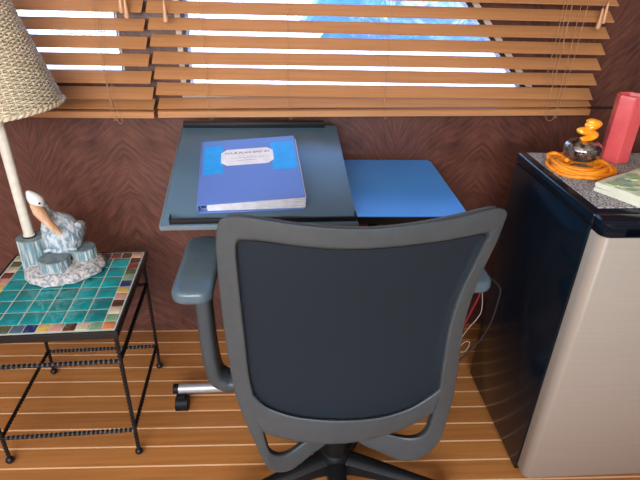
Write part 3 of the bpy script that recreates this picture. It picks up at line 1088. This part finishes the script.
armrest(-0.246, -0.156, -0.726, -0.455, [(-0.196, -0.60, 0.636), (-0.196, -0.60, 0.56), (-0.194, -0.60, 0.44), (-0.186, -0.60, 0.34), (-0.165, -0.60, 0.305), (-0.12, -0.60, 0.300), (0.06, -0.61, 0.365)], 'l')
armrest(0.400, 0.482, -0.700, -0.445, [(0.436, -0.60, 0.636), (0.428, -0.60, 0.56), (0.415, -0.60, 0.44), (0.400, -0.60, 0.34), (0.375, -0.60, 0.318), (0.33, -0.60, 0.325), (0.20, -0.61, 0.370)], 'r')
# five-star base
for k in range(5):
    a = math.radians(-17 + 72 * k)
    dx, dy = math.cos(a), math.sin(a)
    nx, ny = -dy, dx
    rings = []
    for t, wd, zt, zb in ((0.015, .026, .128, .070), (0.06, .024, .124, .078), (0.14, .021, .112, .078), (0.22, .018, .099, .074), (0.29, .016, .088, .068), (0.315, .010, .083, .070)):
        c = Vector((0.135 + dx * t, -0.705 + dy * t, 0))
        rings.append([c + Vector((nx * wd * s_, ny * wd * s_, z)) for s_, z in ((-1, zb), (-1, zt - .012), (-.6, zt - .003), (-.3, zt), (.3, zt), (.6, zt - .003), (1, zt - .012), (1, zb))])
    s = MB()
    s.loft(rings)
    lg = s.build('base_leg', M_blackpl, chair, angle=40)
    c = Vector((0.135 + dx * 0.295, -0.705 + dy * 0.295, 0.0275))
    s = MB()
    for q in (-1, 1):
        s.tube([c + Vector((nx, ny, 0)) * 0.007 * q, c + Vector((nx, ny, 0)) * 0.024 * q], 0.027, 24)
    s.tube([c + Vector((nx, ny, 0)) * -0.01, c + Vector((nx, ny, 0)) * 0.01], 0.016, 12)
    s.tube([c, c + Vector((0, 0, 0.045))], 0.006, 10)
    s.build('caster', M_blackpl, chair, parent=lg)
s = MB()
s.lathe([(0.02, 0.062), (0.038, 0.065), (0.040, 0.120), (0.034, 0.136), (0.028, 0.140)], (0.135, -0.705, 0), 32)
s.build('hub', M_blackpl, chair)

# ------------------------------------------------------------ mini fridge
FX0, FX1, FYB, FYF, FH = 0.662, 1.150, -0.300, -0.700, 0.840
fr = thing('mini_fridge', 'black mini fridge with a brushed silver door', 'fridge', (0.9, -0.5, 0))
M_fbody = mat('gloss_black_cabinet', (0.0035, 0.007, 0.012), 0.16, spec=0.32, noise=(2, (0.004, 0.009, 0.015), .3, .7), bump=(70, 0.05, 0.0008))
M_door = mat('brushed_silver_door', (0.36, 0.315, 0.26), 0.50, 0.15, noise=(1, (0.34, 0.295, 0.245), 0.3, 0.7), stretch=(2, 2, 250))
b = MB()
b.box(FX0, FX1, FYF, FYB, 0.018, FH - 0.030, 0.004)
b.build('cabinet', M_fbody, fr)
b = MB()
b.box(FX0 - 0.001, FX1 + .001, FYF - 0.004, FYB - .0, FH - 0.030, FH, 0.006, 3)
b.build('top_panel', M_fbody, fr)
# door with rounded vertical edges
def rrect(x0, x1, y0, y1, r, n=7):
    pts = []
    for cx, cy, a0 in ((x1 - 0.001, y1 - 0.001, None), (x0 + .001, y1 - .001, None), (x0 + r, y0 + r, 180), (x1 - r, y0 + r, 270)):
        if a0 is None:
            pts.append((cx, cy))
        else:
            for k in range(n):
                a = math.radians(a0 + 90 * k / (n - 1))
                pts.append((cx + r * math.cos(a), cy + r * math.sin(a)))
    return pts
b = MB()
P = rrect(FX0 + 0.002, FX1 - 0.002, FYF - 0.048, FYF - 0.003, 0.020)
cx, cy = (FX0 + FX1) / 2, FYF - 0.02
def shrink(P, d):
    return [(x - math.copysign(d, x - cx), y - math.copysign(d, y - cy) if y < FYF - 0.01 else y) for x, y in P]
b.loft([[Vector((x, y, z)) for x, y in Q] for z, Q in ((0.034, shrink(P, .006)), (0.042, P), (0.802, P), (0.804, shrink(P, .002)))])
dr = b.build('door', M_door, fr, angle=50)
b = MB()
P2 = rrect(FX0 + 0.002, FX1 - 0.002, FYF - 0.049, FYF - 0.003, 0.022)
hx0, hx1 = 0.715, 1.03
# handle cap with a recessed grip
b.loft([[Vector((x, y, z)) for x, y in P2] for z in (0.804, 0.807)])
b.loft([[Vector((x, y, z)) for x, y in Q] for z, Q in ((0.826, P2), (0.834, P2), (0.838, shrink(P2, .004)))])
b.box(FX0 + .0015, hx0, FYF - .0495, FYF - .005, 0.806, 0.828, 0.004)
b.box(hx1, FX1 - .0015, FYF - .0495, FYF - .005, 0.806, 0.828, 0.004)
b.box(hx0 - .001, hx1 + .001, FYF - .020, FYF - .005, 0.806, 0.828)
b.build('door_handle', M_fbody, fr, parent=dr, label='black recessed grip along the top')
for x in (FX0 + .05, FX1 - .05):
    for y in (FYF + .05, FYB - .05):
        b = MB()
        b.lathe([(0.018, 0), (0.018, 0.02)], (x, y, 0), 16)
        b.build('foot', M_blackpl, fr)

# speckled mat on the fridge
def speckle():
    return mat('speckled_grey_mat', (0.46, 0.45, 0.44), 0.8, noise=(230, (0.10, 0.09, 0.09), 0.47, 0.56), bump=(250, 0.5, 0.0008))
b = MB()
b.box(0.683, 1.140, -0.680, -0.312, FH + 0.0005, FH + 0.0025, 0.0008, 1)
tag(b.build('speckled_mat', speckle()), 'speckled grey mat covering the top of the fridge', 'mat')
MZ = FH + 0.0028

# hexagonal vase
vs = thing('hexagonal_vase', 'tall coral-pink hexagonal vase behind the glass bottle on top of the fridge', 'vase', (0.899, -0.372, MZ))
M_coral = mat('coral_glaze', (0.66, 0.095, 0.095), 0.28, noise=(20, (0.60, 0.08, 0.085), .4, .6), coat=0.4)
b = MB()
def hexr(r, z, rot=10):
    out = []
    for k in range(6):
        for d in (-3.5, 3.5):
            a = math.radians(60 * k + rot + d)
            out.append(Vector((0.899 + r * math.cos(a), -0.372 + r * math.sin(a), z)))
    return out
b.loft([hexr(r, MZ + z) for r, z in ((0.034, 0), (0.037, 0.002), (0.037, 0.172), (0.0355, 0.176), (0.0325, 0.176), (0.031, 0.172), (0.031, 0.02))])
b.build('body', M_coral, vs, angle=20)

# orange lei / cord coil
M_or = mat('orange_cord', (0.92, 0.32, 0.012), 0.55, noise=(60, (0.80, 0.22, 0.006), .4, .65), bump=(300, 0.6, .002))
b = MB()
cx, cy = 0.768, -0.438
for k in range(18):
    ph = random.random() * 6.28
    r0 = 0.036 + 0.0026 * k + 0.003 * random.random()
    z0 = MZ + 0.0055 + (0.003 * math.sin(k * 1.9) ** 2 if k < 6 else 0.009 * math.sin(k * 1.9) ** 2 if k < 16 else 0)
    ox, oy = 0.006 * math.cos(k * 2.4), 0.006 * math.sin(k * 2.4)
    pts = []
    for j in range(60):
        a = 2 * PI * j / 60
        r = r0 * (1 + 0.07 * math.sin(2 * a + ph) + 0.03 * math.sin(5 * a + ph * 2))
        pts.append((cx + ox + r * math.cos(a) * 0.95, cy + oy + r * math.sin(a) * .95, z0 + 0.003 * math.sin(3 * a + ph) * (k % 3 > 0)))
    b.tube(pts, 0.0046, 7, closed=True)
b.tube(catmull([(0.705, -0.400, MZ + .006), (0.712, -0.375, MZ + .014), (0.730, -0.372, MZ + .018), (0.745, -0.392, MZ + .015), (0.74, -0.42, MZ + .016)], 6), 0.0055, 8)
b.tube(catmull([(0.820, -0.495, MZ + .006), (0.830, -0.465, MZ + .014), (0.826, -0.43, MZ + .018), (0.818, -0.40, MZ + .010)], 6), 0.0055, 8)
tag(b.build('orange_cord', M_or, angle=80), 'coil of bright orange cord around the glass ball on the fridge', 'cord')

# round glass with orange stopper
JX, JY = 0.776, -0.418
MZ0 = MZ
MZ = MZ0 + 0.0165
jar = thing('glass_bottle', 'round silvery glass bottle with a swirled orange glass stopper', 'bottle', (JX, JY, MZ))
M_silver = mat('mottled_silver_glass', (0.42, 0.38, 0.36), 0.12, 0.85, noise=(60, (0.10, 0.075, 0.06), 0.42, 0.6), bump=(60, .4, .003))
b = MB()
b.lathe([(0.016, 0.0), (0.032, 0.003), (0.044, 0.014), (0.0475, 0.028), (0.045, 0.041), (0.036, 0.050), (0.020, 0.0545), (0.011, 0.055), (0.009, 0.058), (0.002, 0.058)], (JX, JY, MZ), 40)
b.build('bottle_body', M_silver, jar, angle=60)
M_og = mat('orange_glass', (0.90, 0.27, 0.005), 0.12, noise=(50, (0.95, 0.45, 0.03), .45, .65), coat=0.8)
b = MB()
sp_ = catmull([(JX - .014, JY - .004, MZ + .062), (JX + .004, JY - .004, MZ + .068), (JX + .017, JY, MZ + .078), (JX + .009, JY, MZ + .090), (JX - .012, JY, MZ + .094),
               (JX - .016, JY, MZ + .101), (JX + .000, JY, MZ + .104), (JX + .008, JY, MZ + .112), (JX + .016, JY + .002, MZ + .124), (JX + .004, JY + .002, MZ + .132), (JX - .004, JY + .002, MZ + .128)], 5)
rad = [.0085, .0125, .0115, .0115, .0125, .0090, .0110, .0135, .0145, .0130, .0080]
rr = [v.x for v in catmull([(q, 0, 0) for q in rad], 5)]
b.tube(sp_, rr, 16)
b.ellipsoid((JX + .006, JY, MZ + .119), (0.0165, 0.012, 0.0165), 20, 12)
b.tube([(JX, JY, MZ + .056), (JX, JY, MZ + .068)], .0075, 14)
for v_ in b.bm.verts:
    v_.co.z = MZ + .052 + (v_.co.z - MZ - .056) * 0.64
    v_.co.x = JX + (v_.co.x - JX) * 1.10
b.build('stopper', M_og, jar, angle=80, label='swirled orange glass stopper')

MZ = MZ0
# folded cloth with leaf print
M_cloth = mat('pale_cloth', (0.66, 0.66, 0.52), 0.8, bump=(500, .3, .0006))
M_leafs = [mat('sage_leaf_print', (0.36, 0.46, 0.26), .8), mat('grey_green_leaf_print', (0.30, 0.42, 0.32), .8), mat('lime_leaf_print', (0.50, 0.56, 0.26), .8)]
cl = thing('folded_cloth', 'folded pale cloth with a green leaf print at the front of the fridge top', 'cloth', (0.85, -0.6, MZ))
ang = math.radians(28)
TK = Matrix.Translation((0.724, -0.588, MZ)) @ Matrix.Rotation(ang, 4, 'Z')
CW, CD = 0.225, 0.125
b = MB()
def leaf_layer(z0, z1, over):
    rings = []
    n_ = 18
    for i in range(n_ + 1):
        u = i / n_
        x = CW * u
        ring = []
        wob = 0.0012 * math.sin(u * 9)
        for y, z in ((0.0 - over, z0 + .004), (-over - 0.003, (z0 + z1) / 2), (-over, z1 - .003), (-over + .006, z1), (-over + 0.02, z1 + .0005)):
            ring.append(TK @ Vector((x, y - CD, z + wob)))
        for k in range(5):
            yy = -CD + 0.03 + (CD - 0.03) * k / 4
            ring.append(TK @ Vector((x, yy, z1 + .0015 * math.sin(k * 1.3 + u * 5) + wob)))
        ring.append(TK @ Vector((x, 0.002, (z0 + z1) / 2)))
        ring.append(TK @ Vector((x, 0.0, z0)))
        ring.append(TK @ Vector((x, -CD + .01 - over, z0)))
        rings.append(ring)
    b.loft(rings)
leaf_layer(0.0008, 0.0115, 0.0)
leaf_layer(0.0120, 0.0235, 0.003)
b.build('cloth_fold', M_cloth, cl, angle=60)
b = MB()
random.seed(11)
for k in range(26):
    u, v = random.random() * (CW - .03) + 0.015, -CD + 0.012 + random.random() * (CD - .03)
    a = random.random() * 6.28
    ln, wd = 0.012 + 0.016 * random.random(), 0.005 + 0.006 * random.random()
    b.mi = random.randrange(3)
    pts = []
    for j in range(12):
        t = 2 * PI * j / 12
        x, y = ln * math.cos(t), wd * math.sin(t) * (1 - 0.35 * math.cos(t))
        px = u + x * math.cos(a) - y * math.sin(a)
        py = v + x * math.sin(a) + y * math.cos(a)
        px = min(max(px, 0.002), CW - .002)
        py = min(max(py, -CD + .004), -0.002)
        pts.append((px, py))
    z = 0.0262 + 0.00008 * k
    b.loft([[TK @ Vector((x, y, zz)) for x, y in pts] for zz in (0.0225, z)])
b.build('leaf_print', M_leafs, cl, label='green leaf shapes')

# ------------------------------------------------------------ cables under the desk
def cable(pts, r, m_, label, nm='power_cable'):
    s = MB()
    s.tube(catmull(pts, 8), r, 8)
    return tag(s.build(nm, m_, angle=80), label, 'cable')
cable([(0.502, -0.42, 0.690), (0.535, -0.42, 0.62), (0.570, -0.42, 0.54), (0.582, -0.42, 0.476), (0.580, -0.42, 0.429), (0.568, -0.42, 0.382), (0.553, -0.42, 0.325), (0.525, -0.42, 0.18), (0.512, -0.42, 0.03), (0.504, -0.42, 0.0035)], 0.0032,
      mat('red_cable', (0.26, 0.015, 0.03), .45), 'red cable hanging between the chair and the fridge')
cable([(0.502, -0.445, 0.690), (0.535, -0.445, 0.60), (0.572, -0.445, 0.48), (0.586, -0.445, 0.40), (0.576, -0.445, 0.365), (0.556, -0.445, 0.330), (0.538, -0.445, 0.283), (0.545, -0.445, 0.242), (0.564, -0.445, 0.246), (0.570, -0.445, 0.278), (0.548, -0.445, 0.272), (0.526, -0.445, 0.20), (0.510, -0.445, 0.05), (0.505, -0.445, 0.003)], 0.0015,
      mat('white_cable', (0.42, 0.33, 0.29), .5), 'thin pale looped cable hanging beside the right edge of the chair')
cable([(0.502, -0.395, 0.690), (0.545, -0.395, 0.60), (0.600, -0.395, 0.50), (0.630, -0.395, 0.470), (0.655, -0.395, 0.440), (0.657, -0.395, 0.400), (0.650, -0.395, 0.320), (0.630, -0.395, 0.250), (0.606, -0.395, 0.210), (0.55, -0.395, 0.12), (0.52, -0.395, 0.02), (0.510, -0.395, 0.0035)], 0.0024,
      mat('black_cable', (0.03, 0.028, 0.032), .45), 'black cable looping out close to the side of the fridge')
